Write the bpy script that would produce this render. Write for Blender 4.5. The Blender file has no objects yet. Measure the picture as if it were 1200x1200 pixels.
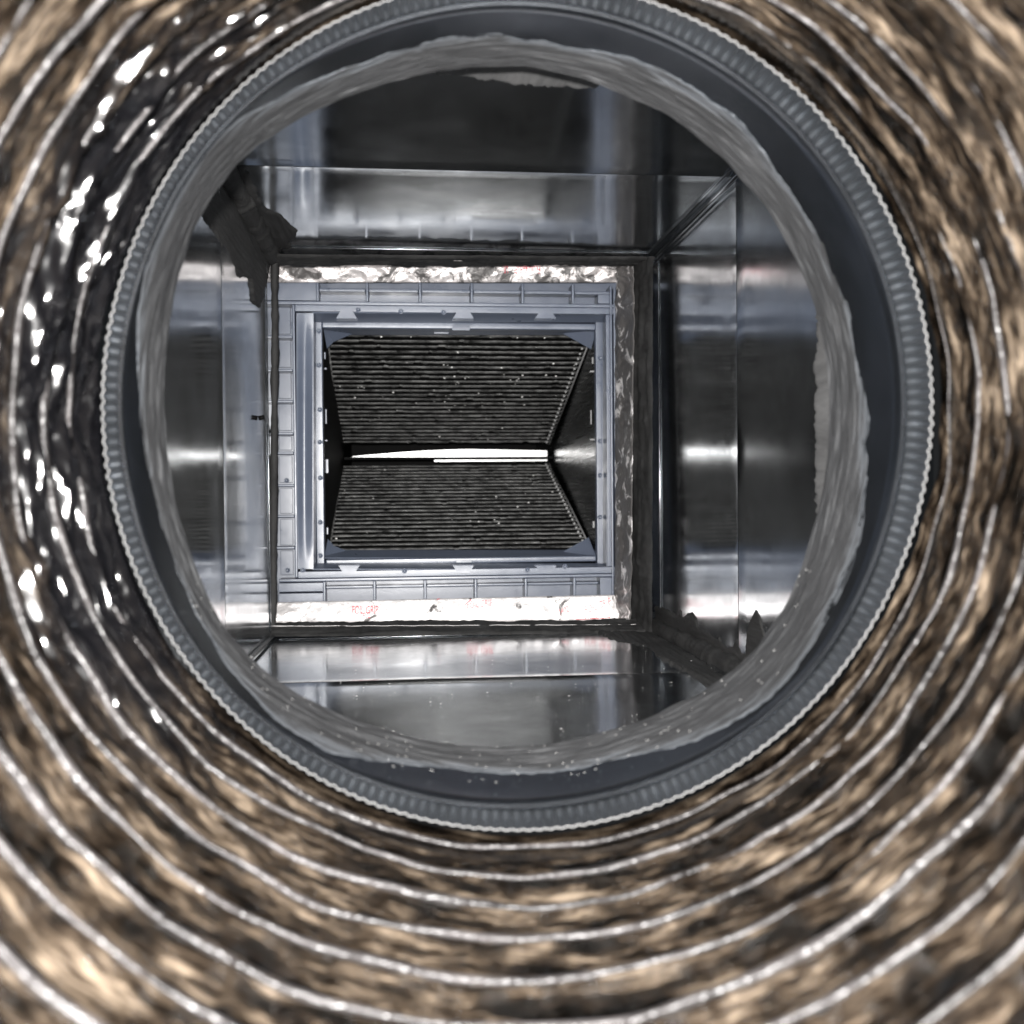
import bpy, bmesh, math, random
import numpy as np
from mathutils import Vector, Matrix, noise as mnoise
random.seed(7)
rng = np.random.default_rng(7)
PI = math.pi
SC = bpy.context.scene
COL = SC.collection

# ------------------------------------------------------------------ camera
def nrm(v):
    v = np.asarray(v, float); return v / np.linalg.norm(v)
YW = nrm([(478-600)/1200, (600-585)/1200, -1.0])          # plenum axis seen in camera space
zt = np.array([-0.010, 1.0, 0.0]); ZW = nrm(zt - zt.dot(YW)*YW)
XW = np.cross(YW, ZW)
C2W = np.array([XW, YW, ZW])                              # camera vector -> world vector
cam_d = bpy.data.cameras.new('camera'); cam = bpy.data.objects.new('camera', cam_d); COL.objects.link(cam)
cam_d.sensor_width = 36; cam_d.lens = 36; cam_d.clip_start = 0.01; cam_d.clip_end = 50
M = Matrix.Identity(4)
for i in range(3):
    for j in range(3): M[i][j] = C2W[i][j]
cam.matrix_world = M
cam_d.dof.use_dof = True; cam_d.dof.focus_distance = 1.0; cam_d.dof.aperture_fstop = 7.5
SC.camera = cam

# ------------------------------------------------------------------ light
W = bpy.data.worlds.new('World'); SC.world = W; W.use_nodes = True
W.node_tree.nodes['Background'].inputs[0].default_value = (0.9, 0.95, 1, 1)
W.node_tree.nodes['Background'].inputs[1].default_value = 0.02
ld = bpy.data.lights.new('phone_flash', 'AREA'); ld.shape = 'DISK'; ld.size = 0.016; ld.energy = 23.5
ld.color = (1.0, 0.975, 0.95)
lo = bpy.data.objects.new('phone_flash', ld); COL.objects.link(lo)
LM = M.copy(); LM.translation = Vector(C2W @ np.array([-0.014, 0.034, 0.0])); lo.matrix_world = LM
SC.view_settings.view_transform = 'Standard'; SC.view_settings.look = 'None'
SC.view_settings.exposure = 0.0; SC.view_settings.gamma = 1.0
SC.cycles.max_bounces = 10; SC.cycles.glossy_bounces = 6; SC.cycles.diffuse_bounces = 4
SC.cycles.sample_clamp_indirect = 6.0

# ------------------------------------------------------------------ rays from the photograph's measurements
def ray(px, py): return C2W @ np.array([(px-600)/1200, (600-py)/1200, -1.0])
def P(px, py, Y): r = ray(px, py); return r * (Y / r[1])
def PD(px, py, d): return ray(px, py) * d
def PX(px, py, X): r = ray(px, py); return r * (X / r[0])
def PZ(px, py, Z): r = ray(px, py); return r * (Z / r[2])
def fx(px, Y, py=517): return P(px, py, Y)[0]
def fz(py, Y, px=530): return P(px, py, Y)[2]
def N3(x, y, z): return mnoise.noise(Vector((x, y, z)))

# ------------------------------------------------------------------ object helpers
def empty(name, loc, label, cat):
    o = bpy.data.objects.new(name, None); COL.objects.link(o); o.location = loc
    o.empty_display_size = 0.02
    o['label'] = label; o['category'] = cat
    return o
def link(name, me, mat, parent=None, smooth=False):
    o = bpy.data.objects.new(name, me); COL.objects.link(o)
    if mat and not me.materials: me.materials.append(mat)
    if smooth:
        me.polygons.foreach_set('use_smooth', [True]*len(me.polygons))
    if parent:
        o.parent = parent
        if parent.type == 'EMPTY' and parent.parent is None:
            o.matrix_parent_inverse = Matrix.Translation(-Vector(parent.location))
    return o
def mesh(name, V, F, mat, parent=None, smooth=False):
    me = bpy.data.meshes.new(name); me.from_pydata([tuple(map(float, v)) for v in V], [], F); me.update()
    return link(name, me, mat, parent, smooth)
def grid_faces(nu, nv, wrap_u=False, flip=False):
    F = []
    for i in range(nu if wrap_u else nu-1):
        i2 = (i+1) % nu
        for j in range(nv-1):
            q = (i*nv+j, i2*nv+j, i2*nv+j+1, i*nv+j+1)
            F.append(q[::-1] if flip else q)
    return F
def box_vf(p0, p1):
    (x0,y0,z0),(x1,y1,z1) = p0, p1
    V = [(x0,y0,z0),(x1,y0,z0),(x1,y1,z0),(x0,y1,z0),(x0,y0,z1),(x1,y0,z1),(x1,y1,z1),(x0,y1,z1)]
    F = [(0,3,2,1),(4,5,6,7),(0,1,5,4),(1,2,6,5),(2,3,7,6),(3,0,4,7)]
    return V, F
def bevel(o, w, seg=2):
    m = o.modifiers.new('bevel', 'BEVEL'); m.width = w; m.segments = seg; m.limit_method = 'ANGLE'
    o.data.polygons.foreach_set('use_smooth', [True]*len(o.data.polygons))
    w2 = o.modifiers.new('wn', 'WEIGHTED_NORMAL'); w2.keep_sharp = False
def box_px(name, x0, x1, y0, y1, Yf, Yb, mat, parent, bv=0.0008):
    X0, X1 = fx(x0, Yf), fx(x1, Yf); Z1, Z0 = fz(y0, Yf), fz(y1, Yf)
    V, F = box_vf((X0, Yf, Z0), (X1, Yb, Z1))
    o = mesh(name, V, F, mat, parent)
    if bv: bevel(o, bv)
    return o

# ------------------------------------------------------------------ materials
class NT:
    def __init__(s, name):
        s.m = bpy.data.materials.new(name); s.m.use_nodes = True
        s.t = s.m.node_tree; s.b = s.t.nodes['Principled BSDF']
    def n(s, typ, **kw):
        nd = s.t.nodes.new(typ)
        for k, v in kw.items():
            if k.startswith('i_'): nd.inputs[int(k[2:]) if k[2:].isdigit() else k[2:]].default_value = v
            else: setattr(nd, k, v)
        return nd
    def l(s, a, b): s.t.links.new(a, b)
    def set(s, **kw):
        for k, v in kw.items(): s.b.inputs[k.replace('_', ' ')].default_value = v
    def coords(s, scale, kind='Object'):
        tc = s.n('ShaderNodeTexCoord'); mp = s.n('ShaderNodeMapping'); mp.inputs['Scale'].default_value = scale
        s.l(tc.outputs[kind], mp.inputs['Vector']); return mp.outputs['Vector']
    def noise(s, vec, scale, detail=4, rough=0.55, dist=0.0):
        nz = s.n('ShaderNodeTexNoise'); nz.inputs['Scale'].default_value = scale
        nz.inputs['Detail'].default_value = detail; nz.inputs['Roughness'].default_value = rough
        nz.inputs['Distortion'].default_value = dist
        s.l(vec, nz.inputs['Vector']); return nz.outputs['Fac']
    def ramp(s, fac, stops):
        r = s.n('ShaderNodeValToRGB'); e = r.color_ramp.elements
        while len(e) < len(stops): e.new(0.5)
        for el, (p, c) in zip(e, stops):
            el.position = p; el.color = (c[0], c[1], c[2], 1) if hasattr(c, '__len__') else (c, c, c, 1)
        s.l(fac, r.inputs[0]); return r.outputs[0]
    def bump(s, h, strength, dist):
        b = s.n('ShaderNodeBump'); b.inputs['Strength'].default_value = strength; b.inputs['Distance'].default_value = dist
        s.l(h, b.inputs['Height']); s.l(b.outputs['Normal'], s.b.inputs['Normal']); return b
    def mix(s, fac, a, b):
        m = s.n('ShaderNodeMix', data_type='RGBA')
        for sock, v in ((m.inputs[0], fac), (m.inputs[6], a), (m.inputs[7], b)):
            if hasattr(v, 'is_linked'): s.l(v, sock)
            else: sock.default_value = (v[0], v[1], v[2], 1) if hasattr(v, '__len__') else v
        return m.outputs[2]

def mat_galv(name, base, r0, r1, bump=0.15):
    t = NT(name); v = t.coords((1, 1, 1))
    t.set(Metallic=1.0)
    c = t.ramp(t.noise(v, 26, 5, .6), [(.3, [k*.86 for k in base]), (.7, base)])
    vo = t.n('ShaderNodeTexVoronoi'); vo.inputs['Scale'].default_value = 75; t.l(v, vo.inputs['Vector'])
    sp_ = t.n('ShaderNodeSeparateColor'); t.l(vo.outputs['Color'], sp_.inputs[0])
    mu = t.n('ShaderNodeMix', data_type='RGBA', blend_type='MULTIPLY'); mu.inputs[0].default_value = 1.0
    t.l(c, mu.inputs[6]); t.l(t.ramp(sp_.outputs[0], [(0, .90), (1, 1.0)]), mu.inputs[7])
    t.l(mu.outputs[2], t.b.inputs['Base Color'])
    m1 = t.n('ShaderNodeMath', operation='MULTIPLY_ADD'); t.l(t.noise(v, 420, 3, .6), m1.inputs[0]); m1.inputs[1].default_value = .22
    t.l(t.noise(v, 9, 6, .65), m1.inputs[2])
    rg = t.ramp(m1.outputs[0], [(.42, r0), (.82, r1)])
    t.l(rg, t.b.inputs['Roughness'])
    t.bump(t.noise(v, 14, 2, .4), bump, 0.003)
    return t.m
def mat_plain(name, col, rough, metal=0.0, var=.12, scale=60, bump=0.0, bdist=.0005):
    t = NT(name); v = t.coords((1, 1, 1)); t.set(Metallic=metal, Roughness=rough)
    f = t.noise(v, scale, 6, .6)
    t.l(t.ramp(f, [(.3, [k*(1-var) for k in col]), (.7, [min(1, k*(1+var)) for k in col])]), t.b.inputs['Base Color'])
    if bump: t.bump(f, bump, bdist)
    return t.m

M_GALV = mat_galv('galvanised_sheet', (.62, .65, .68), .08, .20, .07)
M_COLLAR = mat_galv('collar_sheet', (.23, .255, .29), .15, .25, .12)
M_COLLAR.node_tree.nodes['Principled BSDF'].inputs['Metallic'].default_value = .985
M_CRIMP = mat_galv('crimped_sheet', (.25, .27, .295), .26, .40, .1)
M_CRIMP.node_tree.nodes['Principled BSDF'].inputs['Metallic'].default_value = .93
M_CUT = mat_plain('cut_metal_edge', (.21, .21, .21), .5, .2)
M_PLASTIC = None
def mk_plastic():
    t = NT('blue_grey_plastic'); v = t.coords((1, 1, 1))
    t.set(Roughness=.30); t.b.inputs['IOR'].default_value = 1.65
    f = t.noise(v, 5, 5, .6)
    t.l(t.ramp(f, [(.3, (.066, .079, .110)), (.7, (.088, .105, .142))]), t.b.inputs['Base Color'])
    t.l(t.ramp(t.noise(v, 40, 4), [(.3, .27), (.7, .40)]), t.b.inputs['Roughness'])
    t.bump(t.noise(v, 22, 3), .12, .002)
    return t.m
M_PLASTIC = mk_plastic()
def mk_mastic(name, dark, light, axis_scale):
    t = NT(name); v = t.coords(axis_scale)
    t.set(Roughness=.75); t.b.inputs['Specular IOR Level'].default_value = .25
    f = t.noise(v, 30, 8, .68, .6)
    f2 = t.noise(t.coords((1, 1, 1)), 12, 4, .6)
    c1 = t.ramp(f, [(.28, dark), (.72, light)])
    t.l(t.mix(t.ramp(f2, [(.35, .25), (.7, 0.0)]), c1, dark), t.b.inputs['Base Color'])
    t.bump(f, .7, .0025)
    return t.m
M_MASTIC = mk_mastic('grey_sealant', (.055, .055, .056), (.13, .13, .13), (1, .18, 1))
def mk_brushed():
    t = NT('brushed_sealant')
    at = t.n('ShaderNodeAttribute', attribute_name='wrap')
    mp = t.n('ShaderNodeMapping'); mp.inputs['Scale'].default_value = (1, 1, 10); t.l(at.outputs['Vector'], mp.inputs['Vector'])
    v = mp.outputs['Vector']
    f = t.noise(v, 26, 8, .66, .4); g = t.noise(at.outputs['Vector'], 24, 4, .6)
    c1 = t.ramp(f, [(.30, (.019, .0195, .020)), (.50, (.042, .043, .045)), (.70, (.110, .112, .115))])
    t.l(t.mix(t.ramp(g, [(.36, .75), (.62, 0.0)]), c1, (.034, .0345, .036)), t.b.inputs['Base Color'])
    ed = t.n('ShaderNodeAttribute', attribute_name='outward')
    m1 = t.n('ShaderNodeMath', operation='MULTIPLY_ADD'); t.l(f, m1.inputs[0]); m1.inputs[1].default_value = 1.1; t.l(ed.outputs['Fac'], m1.inputs[2])
    mr = t.n('ShaderNodeMapRange'); t.l(m1.outputs[0], mr.inputs['Value']); mr.inputs['From Min'].default_value = 1.36; mr.inputs['From Max'].default_value = 1.62
    c0 = t.b.inputs['Base Color'].links[0].from_socket
    t.l(t.mix(mr.outputs[0], c0, (.24, .26, .285)), t.b.inputs['Base Color'])
    mm = t.n('ShaderNodeMath', operation='MULTIPLY'); t.l(mr.outputs[0], mm.inputs[0]); mm.inputs[1].default_value = .96
    t.l(mm.outputs[0], t.b.inputs['Metallic'])
    t.set(Roughness=.45); t.bump(f, .6, .0018)
    return t.m
M_BRUSHED = mk_brushed()
M_MASTIC_D = mk_mastic('dark_sealant', (.010, .010, .010), (.038, .0375, .037), (1, .3, 1))
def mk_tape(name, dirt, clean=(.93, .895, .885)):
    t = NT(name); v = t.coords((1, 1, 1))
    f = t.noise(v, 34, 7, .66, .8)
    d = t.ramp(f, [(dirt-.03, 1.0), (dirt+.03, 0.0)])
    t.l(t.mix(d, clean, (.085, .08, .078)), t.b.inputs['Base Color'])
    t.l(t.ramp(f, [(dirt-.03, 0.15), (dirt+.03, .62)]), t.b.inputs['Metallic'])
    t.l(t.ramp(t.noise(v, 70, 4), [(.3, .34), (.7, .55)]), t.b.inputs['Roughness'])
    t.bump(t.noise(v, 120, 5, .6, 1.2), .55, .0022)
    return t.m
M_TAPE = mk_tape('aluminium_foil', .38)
M_TAPE_T = mk_tape('dim_lit_foil', .455, (.62, .585, .575))  # top strip: weaker light put into a darker foil colour, plus more dirt
M_TAPE_D = mk_tape('smeared_foil', .575)
M_RED = mat_plain('red_print', (.50, .035, .06), .5)
M_PINK = mat_plain('faded_red_print', (.62, .22, .24), .5)
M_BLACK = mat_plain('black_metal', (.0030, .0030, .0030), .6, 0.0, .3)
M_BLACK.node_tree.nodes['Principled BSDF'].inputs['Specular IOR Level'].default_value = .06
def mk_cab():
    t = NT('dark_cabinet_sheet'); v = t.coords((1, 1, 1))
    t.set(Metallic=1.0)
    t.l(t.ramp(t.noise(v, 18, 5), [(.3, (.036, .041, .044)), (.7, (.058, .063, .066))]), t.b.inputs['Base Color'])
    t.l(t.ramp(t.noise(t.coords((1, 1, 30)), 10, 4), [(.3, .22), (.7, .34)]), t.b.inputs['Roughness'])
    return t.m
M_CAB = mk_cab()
def mk_fin():
    t = NT('dirty_aluminium_fin'); v = t.coords((1, 1, 1))
    d = t.ramp(t.noise(t.coords((.45, 1, 1)), 110, 8, .75), [(.36, 0.0), (.66, 1.0)])
    t.l(t.mix(d, (.007, .0069, .0067), (.31, .31, .304)), t.b.inputs['Base Color'])
    t.set(Metallic=.45, Roughness=.42)
    t.bump(t.noise(v, 260, 5, .7), .6, .0015)
    return t.m
M_FIN = mk_fin()
M_WHITE = mat_plain('pale_bright_metal', (.93, .93, .92), .38, .55)
M_DUST_SPARKLE = mat_plain('white_lint_and_sparkle', (.75, .74, .72), .8)  # loose lint, and the white specks that give the fins sparkle

def mk_film():
    t = NT('glossy_film_over_fibreglass')
    uv = t.n('ShaderNodeAttribute', attribute_name='wrap')       # (cos, sin, depth) round the duct
    mp = t.n('ShaderNodeMapping'); mp.inputs['Scale'].default_value = (1, 1, 7.0); t.l(uv.outputs['Vector'], mp.inputs['Vector'])
    v = mp.outputs['Vector']
    fine = t.noise(v, 70, 6, .66, .4)
    big = t.noise(v, 21, 3, .55, .3)
    ad = t.n('ShaderNodeMath', operation='MULTIPLY_ADD'); t.l(big, ad.inputs[0]); ad.inputs[1].default_value = .62
    m2 = t.n('ShaderNodeMath', operation='MULTIPLY'); t.l(fine, m2.inputs[0]); m2.inputs[1].default_value = .62
    t.l(m2.outputs[0], ad.inputs[2])
    col = t.ramp(ad.outputs[0], [(.545, (.0006, .0005, .0004)), (.625, (.0080, .0057, .0040)), (.69, (.030, .0225, .0158)), (.79, (.122, .096, .071))])
    cr = t.n('ShaderNodeAttribute', attribute_name='crumple')
    t.l(t.mix(cr.outputs['Fac'], col, (.0025, .0025, .003)), t.b.inputs['Base Color'])
    t.b.inputs['IOR'].default_value = 1.5
    t.set(Roughness=.20)
    t.b.inputs['Specular IOR Level'].default_value = .04
    t.b.inputs['Coat Weight'].default_value = .8; t.b.inputs['Coat Roughness'].default_value = .07
    mp2 = t.n('ShaderNodeMapping'); mp2.inputs['Scale'].default_value = (1, 1, 11); t.l(uv.outputs['Vector'], mp2.inputs['Vector'])
    bm = t.bump(t.noise(mp2.outputs['Vector'], 34, 4, .6, .6), .20, .0016); t.t.links.remove(t.b.inputs['Normal'].links[0])
    t.l(bm.outputs['Normal'], t.b.inputs['Coat Normal'])
    t.l(t.ramp(cr.outputs['Fac'], [(0, .07), (1, .13)]), t.b.inputs['Coat Roughness'])
    return t.m
M_FILM = mk_film()
def mk_wire():
    t = NT('film_over_wire')
    v = t.coords((1, 1, 1))
    t.l(t.ramp(t.noise(v, 30, 4), [(.35, (.010, .009, .009)), (.65, (.05, .046, .046))]), t.b.inputs['Base Color'])
    t.set(Metallic=.0, Roughness=.30); t.b.inputs['Specular IOR Level'].default_value = .34
    t.bump(t.noise(v, 60, 5), .9, .006)
    return t.m
M_WIRE = mk_wire()

# ================================================================== FLEXIBLE DUCT
ax = nrm(ray(609, 482))
cr_ = C2W @ np.array([1, 0, 0]); e1 = cr_; e2 = C2W @ np.array([0, 1, 0])      # rings hang a little oblique to the duct's axis
RC, PITCH, S0 = .2040, .0282, .461
duct = empty('flexible_duct', ax*.45 - e2*.21, 'brown and black glossy flexible duct liner with spiral wire ridges encircling the metal collar', 'flexible duct')
def crump(th, s):
    a = math.degrees(th) % 360
    g = math.exp(-((a-174)/58.0)**4)
    g2 = max(0.0, min(1.0, (s-.365)/.07))
    return g * g2
def duct_r(th, s):
    ph = ((s - S0)/PITCH - th/(2*PI)) % 1.0
    r = RC + .0080*math.sin(PI*ph)**.85
    x, y = math.cos(th)*5, math.sin(th)*5
    k = crump(th, s)
    r += .0022*N3(x*1.3, y*1.3, s*30) + .0010*N3(x*5, y*5, s*120+9)
    if k > .02:
        n1 = 1-abs(N3(x*.55+3, y*.55, s*120 + 2*N3(x*.5, y*.5, 3)))*2
        n2 = 1-abs(N3(x*.6, y*.6+7, s*250 + 2*N3(x*.8, y*.8, 8)))*2
        n3 = 1-abs(N3(x*.95, y*.95+2, s*360 + 3*N3(x*1.2, y*1.2, s*30)))*2
        r += k*(.0045*(n1-.45) + .0042*(n2-.4) + .0028*(n3-.4))
        r = max(r, .197)
    if s > .472:
        q = min(1, (s-.472)/.008); sn = math.sin(th)
        r = max(r, RC*(1-q) + q*(.2062 + (.0075 if sn > 0 else .0045)*sn*sn))
    return r
NTH = 760
ss = np.concatenate([np.arange(-.10, .24, .0047), np.arange(.24, .41, .00165), np.arange(.41, .512, .0011)])
V = []; wrap = []; crv = []
for i in range(NTH):
    th = 2*PI*i/NTH; c, s_ = math.cos(th), math.sin(th)
    for s in ss:
        r = duct_r(th, s) if s > .2 else RC + .0080*math.sin(PI*((((s-S0)/PITCH - th/(2*PI)) % 1.0)))**.75
        p = ax*s + (e1*c + e2*s_)*r
        V.append(p); wrap.append((c*.2, s_*.2, s)); crv.append(min(1, max(0, crump(th, s)-.35)*1.9))
F = grid_faces(NTH, len(ss), True)
film = mesh('liner_film', V, F, M_FILM, duct, True)
a = film.data.attributes.new('wrap', 'FLOAT_VECTOR', 'POINT'); a.data.foreach_set('vector', np.array(wrap, 'f').ravel())
a = film.data.attributes.new('crumple', 'FLOAT', 'POINT'); a.data.foreach_set('value', np.array(crv, 'f'))
# the spiral wire, one turn per part so that each ridge is an object
def wire_turn(k):
    n, m = 300, 8; V = []
    if k < 0: n = 80
    for i in range(n+1):
        th = 2*PI*i/300
        s = S0 + PITCH*(th/(2*PI) - k)
        rad = e1*math.cos(th) + e2*math.sin(th)
        kk = crump(th, s)*.5
        fade = max(.05, min(1, (.494-s)/.012))
        w = .0012 + .0007*N3(math.cos(th)*4, math.sin(th)*4, s*110)
        bury = .0013*(.5+.5*math.cos(th-math.radians(46)))**.75 + .0013*N3(math.cos(th)*3, math.sin(th)*3, s*80)
        w *= max(.35, 1.15 - .75*max(0, bury)/.0028)
        r = RC + .0001 + bury + .0022*N3(math.cos(th)*6.5, math.sin(th)*6.5, s*30) + kk*.006
        s += .0012*N3(math.cos(th)*5+9, math.sin(th)*5, s*60)
        for j in range(m):
            b = 2*PI*j/m
            V.append(ax*(s + fade*w*1.1*math.sin(b)) + rad*(r - fade*w*math.cos(b)))
    F = []
    for i in range(n):
        for j in range(m):
            F.append((i*m+j, i*m+(j+1) % m, (i+1)*m+(j+1) % m, (i+1)*m+j))
    return mesh('wire_ridge', V, F, M_WIRE, duct, True)
for k in range(-1, 9): wire_turn(k)

# ================================================================== COLLAR
YC = P(596, 478, 1.0)[1] * 0 + .602
c_rim = PD(606, 474, .5); c_end = P(596, 478, YC)
RX0, RZ0 = 485/1200*.5, 498/1200*.5
RX1, RZ1 = 398/1200*.6015, 405/1200*.6015
EX, EZ = np.array([1., 0, 0]), np.array([0, 0, 1.])
collar = empty('duct_collar', c_rim - e2*.2, 'round grey sheet metal collar with crimped rim at the end of the brown duct', 'duct collar')
def col_pt(th, t, dr=0.0):
    c = c_rim*(1-t) + c_end*t
    u = e1*(1-t) + EX*t; w = e2*(1-t) + EZ*t
    a_ = math.degrees(th) % 360
    dr += .0098*t*sum(math.exp(-((a_-q)/21.)**2) for q in (142, 223, 316))
    rx = RX0*(1-t) + RX1*t + dr; rz = RZ0*(1-t) + RZ1*t + dr
    return c + u*rx*math.cos(th) + w*rz*math.sin(th)
NC = 236
def crimp(th, t):
    fade = min(1, max(0, (.200-t)/.035))
    p = math.sin(NC*th + .8*math.sin(3*th) + .5*math.sin(7*th))
    p = math.copysign(abs(p)**.7, p)
    return fade*(.0004 + .0026*min(1, t/.10))*(1 + .5*N3(math.cos(th)*9, math.sin(th)*9, 4))*(p + .25)*(1 + .3*math.sin(2*th+1))
def beadf(t): return -.0026*math.exp(-((t-.232)/.014)**2) + .0012*math.exp(-((t-.275)/.02)**2)
NTC = NC*10
ts = [0, .03, .08, .13, .16, .18, .195, .205, .213, .22, .226, .232, .238, .244, .251, .26, .275, .29, .315, .36, .45, .55, .65, .78, .9, 1.0, 1.03]
V = [col_pt(2*PI*i/NTC, t, crimp(2*PI*i/NTC, t) + beadf(t)) for i in range(NTC) for t in ts[:8]]
mesh('crimped_rim', V, grid_faces(NTC, 8, True), M_CRIMP, collar, True)
n2 = 500; tb = ts[7:]
V = [col_pt(2*PI*i/n2, t, beadf(t) + .0008*N3(math.cos(2*PI*i/n2)*2, math.sin(2*PI*i/n2)*2, t*2)) for i in range(n2) for t in tb]
mesh('collar_wall', V, grid_faces(n2, len(tb), True), M_COLLAR, collar, True)
V = []
for i in range(NTC):
    th = 2*PI*i/NTC; d = crimp(th, 0)
    for dr, dt in ((0, 0.003), (-.0001, -.002), (.0004, -.003), (.0005, .006)): V.append(col_pt(th, dt, d + dr))
mesh('rim_edge', V, grid_faces(NTC, 4, True), M_CUT, collar, True)
# sealant brushed round the inside of the collar
def ext(th):
    a = math.degrees(th) % 360
    e = .33
    for a0, w, k in ((150, 24, .40), (318, 26, .30), (95, 20, .05), (236, 13, .30), (55, 18, .06), (205, 16, .04), (350, 16, .10)):
        d = (a-a0+180) % 360 - 180
        e += k*math.exp(-(d/w)**2)
    c, s = math.cos(th), math.sin(th)
    e += .08*N3(c*4, s*4, 1) + .035*N3(c*14, s*14, 5) + .014*N3(c*50, s*50, 2)
    return min(.80, max(.16, e))
n3, m3 = 900, 40; V = []; wr = []; qs = []
for i in range(n3):
    th = 2*PI*i/n3; e = ext(th); c, s = math.cos(th), math.sin(th)
    for j in range(m3):
        q = j/(m3-1); t = 1.012 - e*q
        h = .0002 + .0022*(1-q)**.8*min(1, (1-q)*4)
        h += (.0011*N3(c*9, s*9, q*9*e+3) + .0006*N3(c*16, s*16, t*60))*(1-q)**.5
        h += (.0005*N3(c*2.5, s*2.5, t*90) + .0003*N3(c*5, s*5, t*330))*(1-q)**.3
        if q > .985: h = -.001
        wr.append((c*.2, s*.2, t*.1)); qs.append(q)
        V.append(col_pt(th, t, min(0, beadf(t)) - max(h, -.001)))
sc_ = mesh('sealant_coat', V, grid_faces(n3, m3, True), M_BRUSHED, collar, True)
a = sc_.data.attributes.new('outward', 'FLOAT', 'POINT'); a.data.foreach_set('value', np.array(qs, 'f'))
a = sc_.data.attributes.new('wrap', 'FLOAT_VECTOR', 'POINT'); a.data.foreach_set('vector', np.array(wr, 'f').ravel())

# ================================================================== PLENUM
YF = 1.2           # where the plenum walls end
DY = .055          # the coil case stands this much deeper
XL, XR = fx(318, YF), fx(766, YF)
ZT, ZB = fz(300, YF), fz(741, YF)
YS = .885
plen = empty('metal_plenum', (.5*(XL+XR), .9, ZB), 'square galvanised sheet metal plenum box seen through the round collar', 'plenum')
def panel(face, y0, y1, ph, b, parent=plen):
    nu, nv = 36, 30; V = []
    for i in range(nu):
        u = i/(nu-1)
        for j in range(nv):
            v = j/(nv-1); y = y0 + (y1-y0)*v
            e = math.sin(PI*u)**.8*4*v*(1-v)
            n = .3*b*e + .0008*e*N3(u*2.2+ph, v*2.0, ph*3)
            lip = .0009*math.exp(-((y-YS)/.005)**2)         # turned edge at the joint
            n += lip
            if face == 'l': p = (XL+n, y, ZB+(ZT-ZB)*u)
            if face == 'r': p = (XR-n, y, ZB+(ZT-ZB)*u)
            if face == 't': p = (XL+(XR-XL)*u, y, ZT-n)
            if face == 'b': p = (XL+(XR-XL)*u, y, ZB+n)
            V.append(p)
    return mesh('wall_panel', V, grid_faces(nu, nv), M_GALV, parent, True)
for f, ph, b1, b2 in (('l', 1.3, -.003, -.002), ('r', 4.1, -.003, -.003), ('t', 7.7, -.002, -.003), ('b', 9.2, -.002, -.0015)):
    panel(f, YC+.001, YS-.0008, ph, b1); panel(f, YS+.0008, YF+.02, ph+.6, b2)
# turned joint strips behind the gaps
for f in 'lrtb':
    w = .004
    if f == 'l': p0, p1 = (XL-.002, YS-w, ZB), (XL-.0006, YS+w, ZT)
    if f == 'r': p0, p1 = (XR+.0006, YS-w, ZB), (XR+.002, YS+w, ZT)
    if f == 't': p0, p1 = (XL, YS-w, ZT+.0006), (XR, YS+w, ZT+.002)
    if f == 'b': p0, p1 = (XL, YS-w, ZB-.002), (XR, YS+w, ZB-.0006)
    mesh('joint_strip', *box_vf(p0, p1), M_BLACK, plen)
# bent return line close to the coil end of every wall
for f in 'lrtb':
    y0, y1 = 1.168, 1.171; d = .0013
    if f == 'l': p0, p1 = (XL+.0002, y0, ZB+.01), (XL+d, y1, ZT-.01)
    if f == 'r': p0, p1 = (XR-d, y0, ZB+.01), (XR-.0002, y1, ZT-.01)
    if f == 't': p0, p1 = (XL+.01, y0, ZT-d), (XR-.01, y1, ZT-.0002)
    if f == 'b': p0, p1 = (XL+.01, y0, ZB+.0002), (XR-.01, y1, ZB+d)
    o = mesh('bend_line', *box_vf(p0, p1), M_GALV, plen); bevel(o, .0005)
# front wall with the round hole
n4 = 240; V = []
for i in range(n4):
    th = 2*PI*i/n4; p = col_pt(th, 1.0, .0006); V.append((p[0], YC, p[2]))
    c, s = math.cos(th), math.sin(th)
    cx, cz = c_end[0], c_end[2]
    k = min(((XR+.03-cx) if c > 0 else (cx-XL+.03))/max(1e-6, abs(c)), ((ZT+.03-cz) if s > 0 else (cz-ZB+.03))/max(1e-6, abs(s)))
    V.append((cx+c*k, YC, cz+s*k))
F = [(2*i, 2*i+1, (2*((i+1) % n4))+1, 2*((i+1) % n4)) for i in range(n4)]
mesh('front_wall', V, F, M_GALV, plen)
# corner seams
def bar(name, a, b, w, mat, parent, n=2):
    a, b = np.array(a), np.array(b); d = nrm(b-a); u = nrm(np.cross(d, [.3, .1, 1])); v = np.cross(d, u); V = []
    for p in (a, b):
        for k in range(8): V.append(p + w*(u*math.cos(k*PI/4) + v*math.sin(k*PI/4)))
    F = [(k, (k+1) % 8, 8+(k+1) % 8, 8+k) for k in range(8)] + [tuple(range(7, -1, -1)), tuple(range(8, 16))]
    return mesh(name, V, F, mat, parent, True)
bar('corner_seam', (XR-.003, YC+.004, ZT-.003), (XR-.003, YF-.01, ZT-.003), .0034, M_GALV, plen)
bar('corner_seam', (XR-.012, YC+.004, ZT-.001), (XR-.012, YF-.01, ZT-.001), .0014, M_GALV, plen)
bar('corner_seam', (XL+.003, YC+.004, ZB+.003), (XL+.003, YF-.01, ZB+.003), .003, M_GALV, plen)
bar('corner_seam', (XL+.003, YC+.004, ZT-.003), (XL+.003, YF-.01, ZT-.003), .003, M_GALV, plen)
bar('corner_seam', (XR-.003, YC+.004, ZB+.003), (XR-.003, YF-.01, ZB+.003), .003, M_GALV, plen)

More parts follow.
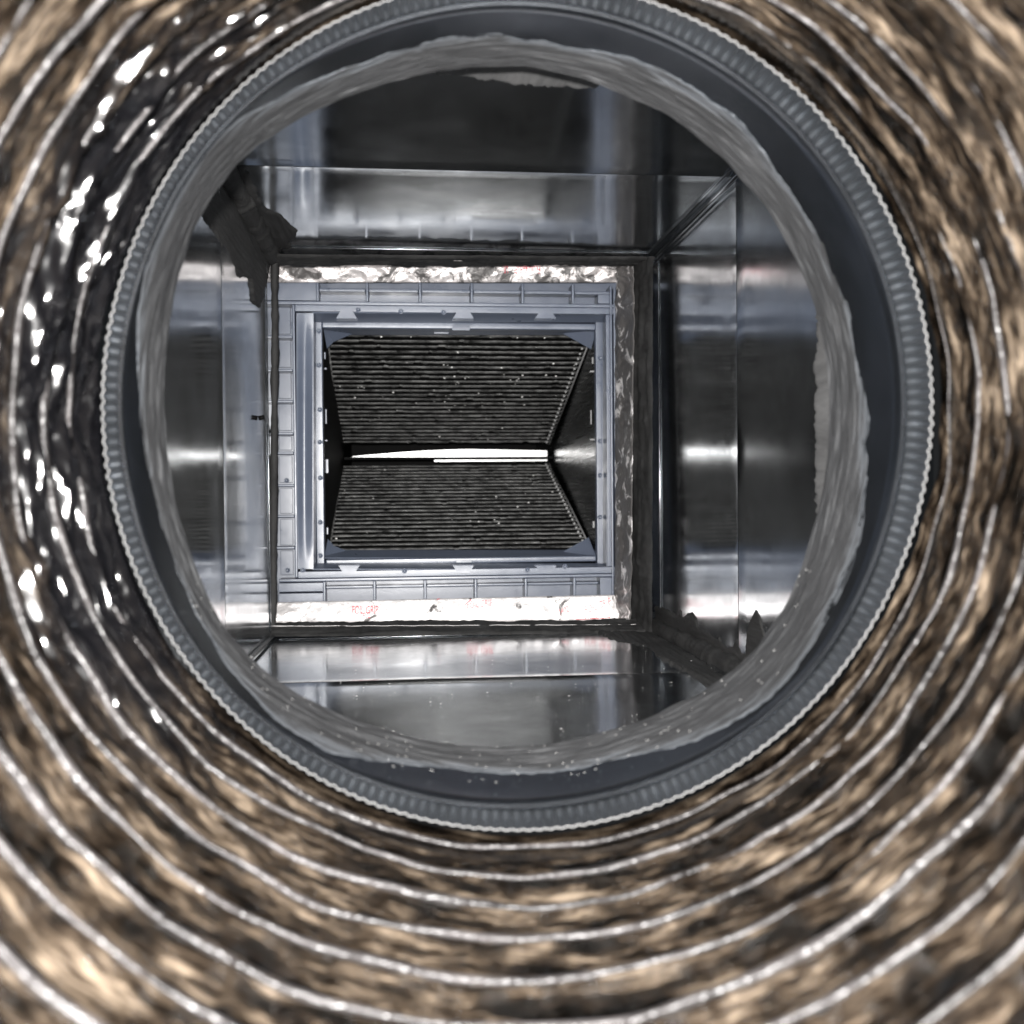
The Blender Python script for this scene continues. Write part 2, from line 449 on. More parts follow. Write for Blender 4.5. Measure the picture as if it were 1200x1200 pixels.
# smears of sealant on the walls (outline, ragged, real thickness)
def smear(poly, unp, normal, mat=M_MASTIC_D, h=.0022, jag=.0028, name='sealant_smear', seed=0, parent=plen, cell=.0013):
    pts = [np.array(unp(*p), float) for p in poly]; normal = np.array(normal, float)
    ka = [k for k in range(3) if abs(normal[k]) < .5 and k != 1][0]          # in-plane axis across; axis 1 runs along
    base = pts[0]
    q = np.array([(p[ka], p[1]) for p in pts])
    lo_, hi_ = q.min(0)-.006, q.max(0)+.006
    sy = cell*2.2
    na, nb = int((hi_[0]-lo_[0])/cell)+2, int((hi_[1]-lo_[1])/sy)+2
    A, B = np.meshgrid(lo_[0]+cell*np.arange(na), lo_[1]+sy*np.arange(nb), indexing='ij')
    dA = np.zeros_like(A); H = np.zeros_like(A)
    for i in range(na):
        for j in range(nb):
            a_, b_ = A[i, j], B[i, j]
            dA[i, j] = jag*(N3(a_*70+seed, b_*45, seed) + .9*N3(a_*240, b_*90+seed, 3) + .6*N3(a_*700, b_*160, seed))
            H[i, j] = h*(.55 + .55*N3(a_*75+seed, b_*9, 1) + .4*N3(a_*230, b_*20+seed, 5) + .2*N3(a_*500, b_*60, seed))
    AA, BB = A+dA, B+dA*1.4
    ins = np.zeros(A.shape, bool)
    m = len(q)
    for k in range(m):
        (x0, y0), (x1, y1) = q[k], q[(k+1) % m]
        if y0 == y1: continue
        ins ^= ((y0 > BB) != (y1 > BB)) & (AA < (x1-x0)*(BB-y0)/(y1-y0)+x0)
    nbr = np.zeros(A.shape, int)
    for di in (-1, 0, 1):
        for dj in (-1, 0, 1):
            nbr += np.roll(np.roll(ins, di, 0), dj, 1)
    idx = -np.ones(A.shape, int); V = []; F = []
    use = nbr > 0
    for i in range(na):
        for j in range(nb):
            if use[i, j]:
                p = base.copy(); p[ka] = A[i, j]; p[1] = B[i, j]
                e = nbr[i, j]/9.0
                hh = max(H[i, j], .0003)*min(1, e*1.3) if ins[i, j] else -.0008
                idx[i, j] = len(V); V.append(p + normal*hh)
    for i in range(na-1):
        for j in range(nb-1):
            c = (idx[i, j], idx[i+1, j], idx[i+1, j+1], idx[i, j+1])
            if min(c) >= 0 and (ins[i, j] or ins[i+1, j] or ins[i+1, j+1] or ins[i, j+1]): F.append(c)
    return mesh(name, V, F, mat, parent, True)
onL = lambda x, y: PX(x, y, XL); onR = lambda x, y: PX(x, y, XR)
onT = lambda x, y: PZ(x, y, ZT); onB = lambda x, y: PZ(x, y, ZB)
def clampy(fn):
    def g(x, y):
        p = fn(x, y); p = np.array(p); p[1] = min(max(p[1], YC+.004), YF-.004); return p
    return g
onL, onR, onT, onB = map(clampy, (onL, onR, onT, onB))
LN, RN, TN, BN = (1, 0, 0), (-1, 0, 0), (0, 0, -1), (0, 0, 1)
# top left corner: broad dark smear on the left wall and the top wall
smear([(262, 205), (322, 302), (323, 330), (304, 360), (296, 352), (293, 325), (278, 322), (272, 300), (258, 285), (242, 258), (226, 232)], onL, LN, seed=3, h=.003)
smear([(262, 195), (288, 192), (305, 235), (313, 246), (330, 252), (345, 268), (349, 276), (338, 290), (318, 299)], onT, TN, seed=5, h=.003)
# bottom right corner
smear([(764, 738), (764, 708), (778, 713), (800, 724), (808, 719), (813, 722), (818, 735), (836, 746), (852, 758), (866, 764), (882, 772), (908, 786), (935, 800), (930, 850), (866, 800)], onR, RN, seed=11, h=.003, jag=.0016)
smear([(764, 742), (735, 741), (700, 741), (722, 750), (760, 758), (775, 772), (812, 792), (838, 812), (850, 830), (900, 850), (900, 822)], onB, BN, seed=12, h=.0035)
for k_, pl_ in enumerate(([(873, 772), (876, 742), (882, 722), (886, 715), (890, 722), (896, 744), (905, 764), (909, 776)], [(858, 768), (862, 752), (864, 747), (867, 757), (871, 770)],
        [(803, 727), (806, 719), (811, 717), (816, 724), (818, 738)], [(840, 757), (843, 745), (846, 758)], [(795, 724), (797, 714), (800, 726)])):
    smear(pl_, onR, RN, h=.0016, jag=.0009, name='sealant_flake', seed=40+k_, cell=.0005)
# streaks beside the collar on the right wall, over the top wall and on the floor
smear([(955, 290), (958, 360), (956, 430), (955, 520), (957, 600), (953, 680), (952, 735), (980, 740), (1020, 700), (1040, 500), (1025, 330), (985, 285)], onR, RN, M_MASTIC, seed=21)
smear([(470, 84), (520, 86), (560, 92), (620, 99), (680, 102), (730, 95), (745, 84), (700, 60), (560, 50)], onT, TN, M_MASTIC, seed=23)
smear([(455, 868), (520, 872), (580, 884), (640, 882), (700, 872), (745, 868), (700, 905), (500, 905)], onB, BN, M_MASTIC, seed=25)
def bead(pts, r, mat, name='sealant_bead', seed=0, flat=None, parent=plen, wob=.35):
    m = 10; V = []; dense = []
    for a, b in zip(pts[:-1], pts[1:]):
        a, b = np.array(a), np.array(b); k = max(2, int(np.linalg.norm(b-a)/.004))
        dense += [a+(b-a)*j/k for j in range(k)]
    dense.append(np.array(pts[-1]))
    for i, p in enumerate(dense):
        d = nrm(dense[min(i+1, len(dense)-1)] - dense[max(i-1, 0)])
        u = nrm(np.cross(d, [.31, .2, .93])); v = np.cross(d, u)
        rr = r*(1 + wob*N3(i*.13, seed, 0) + wob*.6*N3(i*.5, seed+4, 0))
        if i in (0, len(dense)-1): rr *= .3
        for k in range(m):
            q = u*math.cos(2*PI*k/m) + v*math.sin(2*PI*k/m)
            V.append(p + q*rr*(1 + .3*N3(i*.08+k*.9, seed, 2)))
    F = [(i*m+k, i*m+(k+1) % m, (i+1)*m+(k+1) % m, (i+1)*m+k) for i in range(len(dense)-1) for k in range(m)]
    F += [tuple(range(m)), tuple((len(dense)-1)*m + k for k in range(m))]
    return mesh(name, V, F, mat, parent, True)
bead([(XL+.003, .66, ZT-.003), (XL+.004, YF-.01, ZT-.005)], .011, M_MASTIC_D, seed=1)
bead([(XR-.003, .66, ZB+.003), (XR-.004, YF-.01, ZB+.004)], .010, M_MASTIC_D, seed=2)
bead([P(322, 297, 1.19), P(322, 400, 1.19), P(321, 560, 1.19), P(320, 690, 1.19), P(319, 742, 1.19)], .0040, M_MASTIC_D, seed=3)
def sheet(a0, a1, b0, b1, seed, amp=.0016, mat=M_MASTIC_D):
    a0, a1, b0, b1 = map(np.array, (a0, a1, b0, b1)); nv_ = nrm(np.cross(a1-a0, b0-a0))
    if nv_[1] > 0: nv_ = -nv_
    L = np.linalg.norm(a1-a0); wv = nrm(b0-a0); n, m = int(L/.0016), 16; V = []
    for i in range(n+1):
        u = i/n; x = u*L
        for j in range(m):
            v = j/(m-1)
            p = (a0+(a1-a0)*u)*(1-v) + (b0+(b1-b0)*u)*v
            e = (.0022*N3(x*40, seed, v) + .0016*N3(x*150, seed, v) + .0008*N3(x*500, seed, v))*(1 if v > .5 else -1)*abs(2*v-1)
            hh = .0012 + amp*(.7*N3(x*16, v*5, seed) + .5*N3(x*35, v*14, seed+2) + .35*N3(x*140, v*8, seed+5)) if 0 < j < m-1 else -.0012
            V.append(p + wv*e + nv_*hh)
    return mesh('sealant_strip', V, grid_faces(n+1, m), mat, plen, True)
sheet(P(316, 299, 1.165), P(768, 302, 1.165), P(320, 312, 1.205), P(750, 311, 1.205), 5, .003)
sheet(P(316, 745, 1.165), P(768, 741, 1.165), P(322, 729.5, 1.20), P(748, 725.5, 1.20), 6, .003)
sheet(P(764, 300, 1.15), P(763, 745, 1.15), P(741, 308, 1.215), P(739, 733, 1.215), 7, .0045)
# self tapping screw point through the left wall
sp = onL(303, 490)
o = bar('screw', sp, sp + np.array([.006, 0, .001]), .0025, M_BLACK, plen)

# ================================================================== FOIL TAPE
def tape(edgeA, edgeM, edgeB, label, mat, seed, amp, flats=(9,)):
    """edgeA / edgeB: (p0, p1) of the two long edges"""
    a0, a1 = map(np.array, edgeA); b0, b1 = map(np.array, edgeB); m0, m1 = map(np.array, edgeM)
    nu, nv = 260, 22; V = []
    nrmv = nrm(np.cross(b1-b0, m0-b0));
    if nrmv[1] > 0: nrmv = -nrmv
    for i in range(nu):
        u = i/(nu-1)
        for j in range(nv):
            v = j/(nv-1)
            k = .30; A_, M_, B_ = a0+(a1-a0)*u, m0+(m1-m0)*u, b0+(b1-b0)*u
            p = A_+(M_-A_)*v/k if v < k else M_+(B_-M_)*(v-k)/(1-k)
            L = u*np.linalg.norm(a1-a0)
            f = math.sin(PI*v)**.5 if 0 < v < 1 else 0
            cr = (1-abs(N3(L*38+seed, v*1.6, seed))*2)
            cr2 = (1-abs(N3(L*95, v*3.2+seed, seed+3))*2)
            endk = 1 + 1.6*math.exp(-(u/.07)**2) + 1.6*math.exp(-((1-u)/.10)**2)
            flat = 1 - .75*max(math.exp(-((u-u0)/.06)**2) for u0 in flats)
            h = flat*amp*endk*(.9*(cr-.4) + .45*(cr2-.4)*(.3+abs(N3(L*14, seed, 5))*2)) + .0018*f
            p = p + nrmv*(h*(.35+.65*f) + .001)
            e = .0012*N3(L*60, seed+j//11*9, 8)
            if j in (0, nv-1): p = p + (b0-a0)/np.linalg.norm(b0-a0)*e
            V.append(p)
    ctr = V[nu//2*nv + nv//2]
    o = mesh('foil_tape', V, grid_faces(nu, nv), mat, None, True)
    sd = o.modifiers.new('thick', 'SOLIDIFY'); sd.thickness = .0003
    o['label'] = label; o['category'] = 'foil tape'; o['group'] = 'foil tape sealing the coil case'
    return o, (m0, m1, b0, b1, nrmv)
YT0, YT1 = 1.196, 1.252
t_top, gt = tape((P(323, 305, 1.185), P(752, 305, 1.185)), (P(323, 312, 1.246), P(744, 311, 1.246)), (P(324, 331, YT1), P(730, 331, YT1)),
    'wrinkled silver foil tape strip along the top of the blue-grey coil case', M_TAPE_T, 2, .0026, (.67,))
t_bot, gb = tape((P(319, 734, 1.185), P(745, 732, 1.185)), (P(320, 731, 1.243), P(741, 728, 1.243)), (P(325, 706, YT1), P(730, 697, YT1)),
    'bright silver foil tape strip with red print along the bottom of the coil case', M_TAPE, 31, .0014, (.26, .89))
t_rt, gr = tape((P(745, 312, 1.18), P(741, 726, 1.18)), (P(735, 312, 1.222), P(733, 726, 1.222)), (P(722, 316, 1.256), P(722, 724, 1.256)),
    'dirty crumpled upright foil tape strip smeared with sealant, right of the coil case', M_TAPE_D, 57, .0032)
def text_mesh(body, size):
    cu = bpy.data.curves.new('printed_text', 'FONT'); cu.body = body; cu.size = size; cu.align_x = 'CENTER'; cu.align_y = 'CENTER'
    cu.extrude = .00005
    ob = bpy.data.objects.new('printed_text', cu); COL.objects.link(ob)
    dg = bpy.context.evaluated_depsgraph_get(); dg.update()
    me = bpy.data.meshes.new_from_object(ob.evaluated_get(dg)); bpy.data.objects.remove(ob); me.name = 'printed_text'
    return me
def on_tape(g, px, py, off=.0036):
    r = ray(px, py); n = g[4]; return r*(n.dot(g[0])/n.dot(r)) + n*off
def put_text(parent, g, body, px, py, w, h, rot, mat):
    """w, h: letter size along and across the tape"""
    me = text_mesh(body, 1.0); me.materials.clear(); me.materials.append(mat)
    n = g[4]; u = nrm(g[1]-g[0]); v = np.cross(n, u); v = v if v[2] > 0 else -v
    u = np.cross(v, n)
    c, s_ = math.cos(math.radians(rot)), math.sin(math.radians(rot))
    uu, vv = u*c*w + v*s_*h, -u*s_*w + v*c*h
    o = on_tape(g, px, py)
    me.vertices.foreach_set('co', np.array([o + uu*q.co.x + vv*q.co.y + n*q.co.z*.0001/.05 for q in me.vertices], 'f').ravel()); me.update()
    return link('printed_text', me, None, parent)
put_text(t_top, gt, 'FOIL GRIP', 618, 315, .0072, .014, 180, M_RED)
put_text(t_top, gt, '1402', 619, 310.8, .0060, .011, 180, M_RED)
put_text(t_top, gt, 'UL', 592, 315, .0060, .013, 180, M_RED)
put_text(t_bot, gb, 'FOIL GRIP', 428, 716, .0072, .014, 0, M_RED)
put_text(t_bot, gb, '1402', 428, 722, .0062, .011, 0, M_RED)
put_text(t_bot, gb, 'FOIL GRIP', 700, 711, .0078, .013, 12, M_PINK)
put_text(t_bot, gb, '1402', 660, 717, .0070, .012, 12, M_PINK)
put_text(t_bot, gb, 'FOIL GRIP', 562, 709, .0072, .012, 3, M_PINK)
def stripe(parent, g, pts, w, mat):
    V = []
    for i, (x, y) in enumerate(pts):
        a = np.array(pts[max(0, i-1)]); b = np.array(pts[min(len(pts)-1, i+1)]); d = (b-a)/np.linalg.norm(b-a)
        ww = w*(.5 + .8*abs(N3(i*1.3, x*.1, y*.1)))
        V += [on_tape(g, x-d[1]*ww, y+d[0]*ww, .0018), on_tape(g, x+d[1]*ww, y-d[0]*ww, .0018)]
    F = [(2*i, 2*i+1, 2*i+3, 2*i+2) for i in range(len(pts)-1)]
    return mesh('printed_stripe', V, F, mat, parent)
for pts in ([(352, 728), (370, 726), (390, 724), (402, 722)], [(354, 718), (352, 726)], [(405, 730), (430, 728), (450, 727)], [(470, 724), (490, 724), (505, 724)],
            [(523, 728), (525, 722)], [(586, 706), (590, 711)], [(592, 704), (588, 714)], [(545, 709), (552, 703)], [(675, 726), (715, 724)], [(512, 703), (515, 702)]):
    stripe(t_bot, gb, pts, .7, M_RED)
for pts in ([(375, 312), (395, 314), (412, 315)], [(505, 315), (520, 314)], [(690, 320), (712, 314)]):
    stripe(t_top, gt, pts, .7, M_PINK)
for pts in ([(505, 326), (508, 324)], [(514, 326), (523, 323)], [(615, 329), (636, 328)]):
    stripe(t_top, gt, pts, .7, M_RED)
for x, y0, y1 in ((735, 525, 548), (734, 553, 568), (739, 380, 392), (735, 470, 474)):
    stripe(t_rt, gr, [(x+.5*math.sin(y), y) for y in np.linspace(y0, y1, 7)], .8, M_RED)

# ================================================================== COIL CASE (blue-grey plastic frame)
case = empty('coil_case', (fx(530, YF), YF, ZB), 'blue-grey plastic coil case frame with moulded ribs around the black evaporator coil', 'coil case')
YB = 1.227 + DY
MP = M_PLASTIC
# floor of the ribbed margin (four strips round the opening)
box_px('base_panel', 314, 735, 318, 360, YB, YB+.004, MP, case, 0)
box_px('base_panel', 314, 735, 674, 722, YB, YB+.004, MP, case, 0)
box_px('base_panel', 314, 347, 360, 674, YB+.0005, YB+.004, MP, case, 0)
box_px('base_panel', 721, 735, 360, 674, YB+.0005, YB+.004, MP, case, 0)
# ledges and ribs
YR = 1.201 + DY
box_px('ledge', 325, 721, 354.5, 358.5, YR, YB, MP, case)
box_px('ledge', 325, 721, 675.5, 679, YR, YB, MP, case)
box_px('corner_pad', 324, 373.5, 332, 354, YR+.002, YB, MP, case)
box_px('corner_pad', 324, 377, 680, 690.5, YR+.002, YB, MP, case)
box_px('corner_pad', 324, 377, 692, 712, YR+.002, YB, MP, case)
box_px('corner_pad', 702, 716, 343, 354, YR+.001, YB, MP, case)
box_px('corner_pad', 702, 716, 679.5, 703, YR+.001, YB, MP, case)
vt = [374, 432, 494, 554.5, 614, 673]; vb = [378, 437, 496.5, 556, 615, 672]
for x in vt: box_px('rib', x-1.6, x+1.6, 331, 354.4, YR, YB, MP, case)
for x in vb: box_px('rib', x-1.6, x+1.6, 679.2, 706, YR, YB, MP, case)
for a, b in zip(vt, vt[1:] + [720]): box_px('cross_rib', a+2, b-2, 339.2, 343.2, YR+.005, YB, MP, case)
for a, b in zip(vb, vb[1:] + [702]): box_px('cross_rib', a+2, b-2, 684.5, 687.5, YR+.005, YB, MP, case)
box_px('ledge', 344, 347, 359, 674, YR, YB, MP, case)
ly = [396, 434.5, 470.5, 507.5, 530, 567.5, 603, 639.5]
for y in ly: box_px('rib', 318, 343.8, y-1.5, y+1.5, YR+.001, YB, MP, case)
for a, b in zip([359]+ly, ly+[674]): box_px('cell_panel', 327, 342, a+3.2, b-3.2, YB-.004, YB+.0002, MP, case, .0006)
box_px('ledge', 716, 718.5, 332, 706, YR-.001, YB, MP, case)
box_px('ledge', 720, 723, 335, 704, YR+.001, YB, MP, case)
# flat flange
YG = 1.204 + DY
box_px('flange', 347.3, 721, 358.8, 366.5, YG, YB, MP, case)
box_px('flange', 347.3, 721, 667, 675, YG, YB, MP, case)
box_px('flange', 711, 715.7, 366.8, 666.8, YG+.0003, YB, MP, case)
# left flange with its swelling
n5, m5 = 40, 16; V = []
for i in range(n5):
    y = 366.8 + (666.8-366.8)*i/(n5-1)
    k = math.sin(PI*i/(n5-1))
    for j in range(m5):
        v = j/(m5-1); x = 347.3 + (367-347.3)*v
        Y = YG + .0003 - .004*k*math.sin(PI*min(1, v*1.05))**2 + .012*k*max(0, v-.55)
        V.append(P(x, y, YG)*[1, 0, 1] + np.array([0, Y, 0]))
mesh('flange', V, grid_faces(n5, m5), MP, case, True)
# recess walls, inner lip, skirt
YL = 1.236 + DY
def quad_px(name, c, mat, parent, thick=.0015):
    V = [P(*p) for p in c]
    o = mesh(name, V, [(0, 1, 2, 3)], mat, parent); sd = o.modifiers.new('t', 'SOLIDIFY'); sd.thickness = thick; sd.offset = 0
    return o
quad_px('recess_wall', [(366.5, 366.3, YG+.002), (712, 366.3, YG+.002), (706, 377.5, YL), (371, 377.5, YL)], MP, case)
quad_px('recess_wall', [(366.5, 667.2, YG+.002), (712, 667.2, YG+.002), (706, 660.5, YL), (371, 660.5, YL)], MP, case)
quad_px('recess_wall', [(366.8, 366.5, YG+.002), (366.8, 667, YG+.002), (370, 660, YL), (370, 378, YL)], MP, case)
quad_px('recess_wall', [(711.5, 366.5, YG+.002), (711.5, 667, YG+.002), (707, 660, YL), (707, 378, YL)], MP, case)
box_px('lip', 378.6, 699, 377.5, 385.5, YL, YL+.012, MP, case, .0018)
box_px('lip', 380, 698, 653.5, 660.5, YL, YL+.012, MP, case, .0018)
box_px('lip', 369.5, 378.8, 371, 667, YL-.001, YL+.012, MP, case, .0012)
box_px('lip', 698.8, 708, 371, 667, YL-.001, YL+.012, MP, case, .0012)
quad_px('skirt', [(379, 385, YL+.010), (699, 385, YL+.010), (697, 392, 1.275+DY), (381, 392, 1.275+DY)], MP, case)
quad_px('skirt', [(380, 654, YL+.010), (699, 654, YL+.010), (697, 645, 1.275+DY), (381, 645, 1.275+DY)], MP, case)
def tri_px(name, c, mat, parent):
    V = [P(*p) for p in c]
    o = mesh(name, V, [tuple(range(len(V)))], mat, parent); sd = o.modifiers.new('t', 'SOLIDIFY'); sd.thickness = .0015; sd.offset = 0
    return o
tri_px('corner_gusset', [(379, 385.5, 1.25+DY), (418, 388.5, 1.268+DY), (407, 393, 1.272+DY), (391, 400, 1.273+DY), (383, 408, 1.272+DY)], MP, case)
tri_px('corner_gusset', [(699, 385.5, 1.25+DY), (657, 389, 1.268+DY), (668, 394, 1.272+DY), (684, 402, 1.273+DY), (693, 409, 1.272+DY)], MP, case)
tri_px('corner_gusset', [(380, 654, 1.25+DY), (420, 650, 1.268+DY), (406, 646, 1.272+DY), (391, 640, 1.273+DY), (384, 632, 1.272+DY)], MP, case)
tri_px('corner_gusset', [(699, 654, 1.25+DY), (658, 648, 1.268+DY), (668, 643, 1.272+DY), (680, 637, 1.273+DY), (690, 630, 1.272+DY)], MP, case)
# trapezoid clips over the recess
def clip(xc, y0, y1, up):
    w0, w1 = 11, 6.5
    c = [(xc-w0, y1), (xc-w1, y0), (xc+w1, y0), (xc+w0, y1)] if up else [(xc-w0, y0), (xc-w1, y1), (xc+w1, y1), (xc+w0, y0)]
    V = [P(x, y, YG-.001) for x, y in c] + [P(x, y, YG-.001)+np.array([0, .012, 0]) for x, y in c]
    F = [(0, 1, 2, 3), (7, 6, 5, 4)] + [(k, (k+1) % 4, 4+(k+1) % 4, 4+k) for k in range(4)]
    o = mesh('clip', V, F, MP, case); bevel(o, .0008)
for x in (406, 543, 639.5): clip(x, 365, 372.5, True)
for x in (409, 543, 640): clip(x, 663.5, 670.5, False)
# latch notches in the lips
box_px('latch', 531, 552, 382, 387, YL-.002, YL+.004, MP, case, .0004)
box_px('latch', 533, 552, 656.8, 660, YL-.002, YL+.004, MP, case, .0004)
box_px('latch', 510, 527, 388, 391, 1.262+DY, 1.268+DY, MP, case, .0004)
box_px('latch', 512, 528, 648, 650, 1.262+DY, 1.268+DY, MP, case, .0004)
# moulded pin marks
def disc(px, py, Y, r, n=16, name='pin_mark'):
    c = P(px, py, Y); V = []
    for R, d in ((r, .0002), (r, -.0006), (r*.72, -.0006), (r*.66, -.0001)):
        for k in range(n): V.append(c + np.array([R*math.cos(2*PI*k/n), d, R*math.sin(2*PI*k/n)]))
    F = [(a*n+k, a*n+(k+1) % n, (a+1)*n+(k+1) % n, (a+1)*n+k) for a in range(3) for k in range(n)] + [tuple(3*n+k for k in range(n))]
    mesh(name, V, F, MP, case, True)
for p in ((374, 388, YL-.001), (374, 428, YL-.001), (375, 480, YL-.001), (375, 518, YL-.001), (375.5, 560, YL-.001), (375.5, 612, YL-.001), (375.5, 651, YL-.001),
          (703, 517, YL-.001), (703, 557, YL-.001), (703, 606, YL-.001), (703, 420, YL-.001), (354, 427, YG), (356, 611, YG), (355, 668, YG), (470, 365, YG), (420, 363, YG), (520, 366, YG), (474, 669, YG), (618, 668, YG), (662, 664, YG), (337, 668, YB-.004), (336, 563, YB-.004)):
    disc(p[0], p[1], p[2], .0032)
# dark slots behind the left and right lip
for x0, x1, y0, y1 in ((380.2, 383, 413, 422), (378.6, 384, 431, 434), (381, 383.4, 479, 497), (379, 384, 514.5, 517), (380.8, 384.6, 537, 554), (381, 383.6, 616, 625),
                       (694, 696.6, 417, 426), (691.5, 697.5, 433, 436), (691.8, 694, 480, 498), (691, 697.5, 514, 517), (691, 697.5, 538.5, 541), (693.5, 696.5, 612, 621)):
    box_px('retainer', x0+.5, x1-.3, y0+.5, y1-.5, 1.272+DY, 1.278+DY, MP if x0 < 500 else M_CUT, case, .0003)

# ================================================================== COIL CABINET (dark sheet behind the frame)
cab = empty('coil_cabinet', (fx(540, 1.55), 1.5, fz(660, 1.28+DY)), 'dark sheet metal coil cabinet sides standing behind the blue-grey frame', 'cabinet')
XA, XB = fx(381, 1.27+DY), fx(698, 1.27+DY)
ZA, ZC = fz(655, 1.27+DY)-.01, fz(383, 1.27+DY)+.01
YE = 1.95
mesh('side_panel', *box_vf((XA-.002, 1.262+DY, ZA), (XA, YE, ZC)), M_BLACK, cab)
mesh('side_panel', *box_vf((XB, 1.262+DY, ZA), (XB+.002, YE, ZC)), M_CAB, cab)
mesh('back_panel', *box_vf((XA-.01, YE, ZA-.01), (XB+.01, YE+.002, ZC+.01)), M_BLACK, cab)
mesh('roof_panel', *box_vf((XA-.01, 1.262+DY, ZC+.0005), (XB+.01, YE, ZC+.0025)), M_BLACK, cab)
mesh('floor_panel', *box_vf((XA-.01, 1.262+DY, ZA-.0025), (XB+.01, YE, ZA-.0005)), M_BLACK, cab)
# bright curved sheet seen through the slot between the slabs
V = []; n6 = 40
for i in range(n6):
    u = i/(n6-1); x = 412 + (641-412)*u
    top = 535.2 - 8.6*math.sin(min(1, u*1.5)*PI/2)**1.0 + 1.6*max(0, u-.6)/.4
    bot = 535.3
    V += [P(x, top, 1.73), P(x, bot, 1.73)]
o = mesh('drain_sheet', V, [(2*i, 2*i+1, 2*i+3, 2*i+2) for i in range(n6-1)], M_WHITE, cab)
sd = o.modifiers.new('t', 'SOLIDIFY'); sd.thickness = .001
V, F = box_vf((fx(509, 1.73), 1.73, fz(540.6, 1.73)), (fx(641, 1.73), 1.732, fz(539.2, 1.73))); mesh('drain_lip', V, F, M_WHITE, cab)
V, F = box_vf((fx(400, 1.73), 1.72, fz(538.2, 1.73)), (fx(650, 1.73), 1.734, fz(535.6, 1.73))); mesh('drain_rail', V, F, M_BLACK, cab)

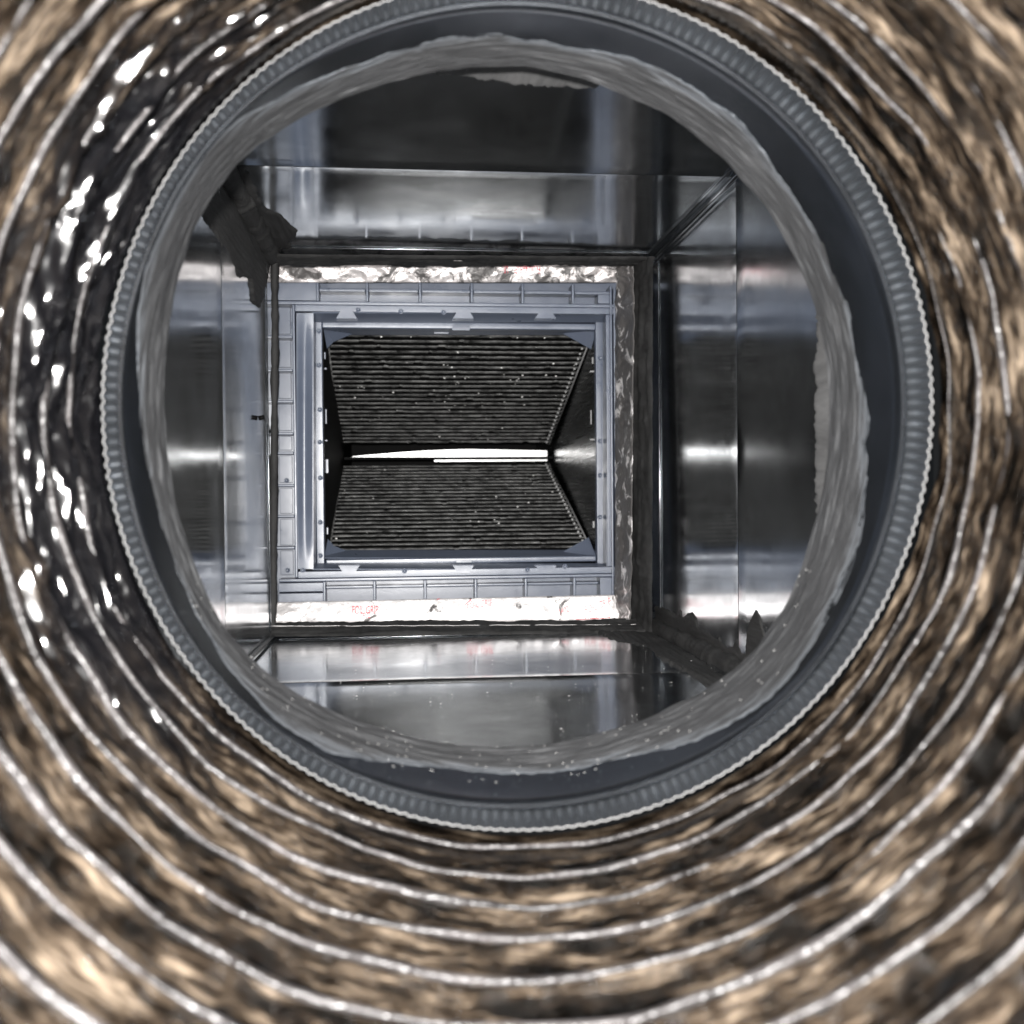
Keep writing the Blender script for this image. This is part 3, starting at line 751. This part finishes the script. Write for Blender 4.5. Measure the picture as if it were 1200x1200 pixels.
# ================================================================== EVAPORATOR COIL
coil = empty('evaporator_coil', (fx(530, 1.55), 1.4, fz(640, 1.4)), 'black V-shaped evaporator coil with rows of dirty fins behind the blue-grey frame', 'evaporator coil')
def slab(yf, yb, label, nrow, xl_f, xr_f, xl_b, xr_b, bright):
    Y0, Y1 = 1.338, 1.712
    zf, zb = fz(yf, Y0), fz(yb, Y1)
    xa0, xb0, xa1, xb1 = fx(xl_f, Y0), fx(xr_f, Y0), fx(xl_b, Y1), fx(xr_b, Y1)
    up = zf > zb
    # outward direction of the coil face: towards the camera side, between the slabs
    d = nrm([0, Y1-Y0, zb-zf]); nv = np.array([0, d[2], -d[1]]) if up else np.array([0, -d[2], d[1]])
    nv = nv if nv[1] < 0 else -nv
    nv = nrm(nv)
    V = []
    for off in (0.0, .03):
        for (x, y, z) in ((xa0, Y0, zf), (xb0, Y0, zf), (xb1, Y1, zb), (xa1, Y1, zb)): V.append(np.array([x, y, z]) - nv*(off+.0035))
    F = [(0, 1, 2, 3), (7, 6, 5, 4)] + [(k, (k+1) % 4, 4+(k+1) % 4, 4+k) for k in range(4)]
    s = mesh('coil_slab', V, F, M_BLACK, coil); s['label'] = label
    for r in range(nrow):
        f = (r+.5)/nrow
        xa, xb = xa0+(xa1-xa0)*f, xb0+(xb1-xb0)*f
        y, z = Y0+(Y1-Y0)*f, zf+(zb-zf)*f
        n = 90; V = []; pitch = math.hypot(Y1-Y0, zb-zf)/nrow
        for i in range(n+1):
            x = xa + (xb-xa)*i/n
            sag = .0009*N3(x*9, r*.7, yf) + .0004*N3(x*70, r*3.1, 2)
            tw = pitch*(.13 + .03*N3(x*25, r*5.3, yf) + .05*N3(x*190, r*2.7, 4))
            hgt = .0004 + .0008*N3(x*120, r*9.1, 7)
            if N3(x*48, r*6.7, yf+3) > .50: hgt -= .003; tw *= .5
            c = np.array([x, y, z]) + d*sag
            V += [c - d*tw - nv*.0012, c - d*tw + nv*hgt, c + d*tw + nv*(hgt-.0003), c + d*tw - nv*.0012]
        F = [(4*i+k, 4*i+k+1, 4*i+k+5, 4*i+k+4) for i in range(n) for k in range(3)]
        o = mesh('fin', V, F, M_FIN, s)
        # end tube dot at the right edge
    for side, (xf, xb_) in (('r', (xb0, xb1)), ('l', (xa0, xa1))):
        V0 = np.array([xf, Y0, zf]) + nv*.0016; V1 = np.array([xb_, Y1, zb]) + nv*.0016
        o = bar('end_rail', V0, V1, .0011, M_CUT if side == 'r' else M_FIN, s)
    for r in range(nrow):
        f = (r+.35)/nrow
        p = np.array([xb0+(xb1-xb0)*f - .0065, Y0+(Y1-Y0)*f, zf+(zb-zf)*f]) + nv*.002
        mesh('tube_end', *box_vf(p-np.array([.0013, .001, .0013]), p+np.array([.0013, .001, .0013])), M_CUT, s)
    V, F = [], []
    for k in range(75 if up else 30):
        f = min(.99, max(.02, random.gauss(.45, .25))); g = random.random()
        xa, xb = xa0+(xa1-xa0)*f, xb0+(xb1-xb0)*f
        p = np.array([xa+(xb-xa)*g, Y0+(Y1-Y0)*f, zf+(zb-zf)*f]) + nv*.0012
        w_ = random.choice((.0005, .0006, .0008, .0012)); b = len(V)
        for q in range(5): V.append(p + np.array([w_*1.3*math.cos(q*1.256+k), 0, w_*math.sin(q*1.256+k)]))
        V.append(p + np.array([0, -w_, 0])); F += [(b+q, b+(q+1) % 5, b+5) for q in range(5)]
    o = mesh('sparkle_speck', V, F, M_DUST_SPARKLE, s); o['kind'] = 'stuff'  # sparkle on the fins, put in as tiny white specks
    return s
slab(391, 520, 'upper coil slab sloping down into the cabinet', 25, 385, 694, 398, 644, 1)
slab(650, 544, 'lower coil slab sloping up into the cabinet', 24, 384, 693, 401, 643, 1)

# ================================================================== LOOSE SPECKS
V, F = [], []
def speck(p, nrmv, s):
    b = len(V); k = random.randint(4, 6); a0 = random.random()*6
    u = nrm(np.cross(nrmv, [.3, 1, .2])); w = np.cross(nrmv, u)
    for i in range(k):
        r = s*random.uniform(.5, 1.2); V.append(p + u*r*math.cos(a0+2*PI*i/k) + w*r*math.sin(a0+2*PI*i/k) + np.array(nrmv)*.0006)
    V.append(p + np.array(nrmv)*(s*.8))
    for i in range(k): F.append((b+i, b+(i+1) % k, b+k))
for i in range(200):
    p = np.array([random.uniform(XL+.02, XR-.02), random.uniform(.62, 1.1), ZB+.0006]); speck(p, (0, 0, 1), random.choice((.0003, .0004, .0005, .0011)))
for i in range(110):
    th = random.uniform(PI*1.15, PI*1.85); t = random.uniform(.45, 1.0); p = col_pt(th, t, -.003); c = (c_rim+c_end)/2
    speck(p, nrm((c-p)*[1, 0, 1]), random.choice((.0003, .0004, .0008)))
o = mesh('dust_specks', V, F, M_DUST_SPARKLE); o['kind'] = 'stuff'; o['label'] = 'pale lint specks lying on the plenum floor and collar bottom'
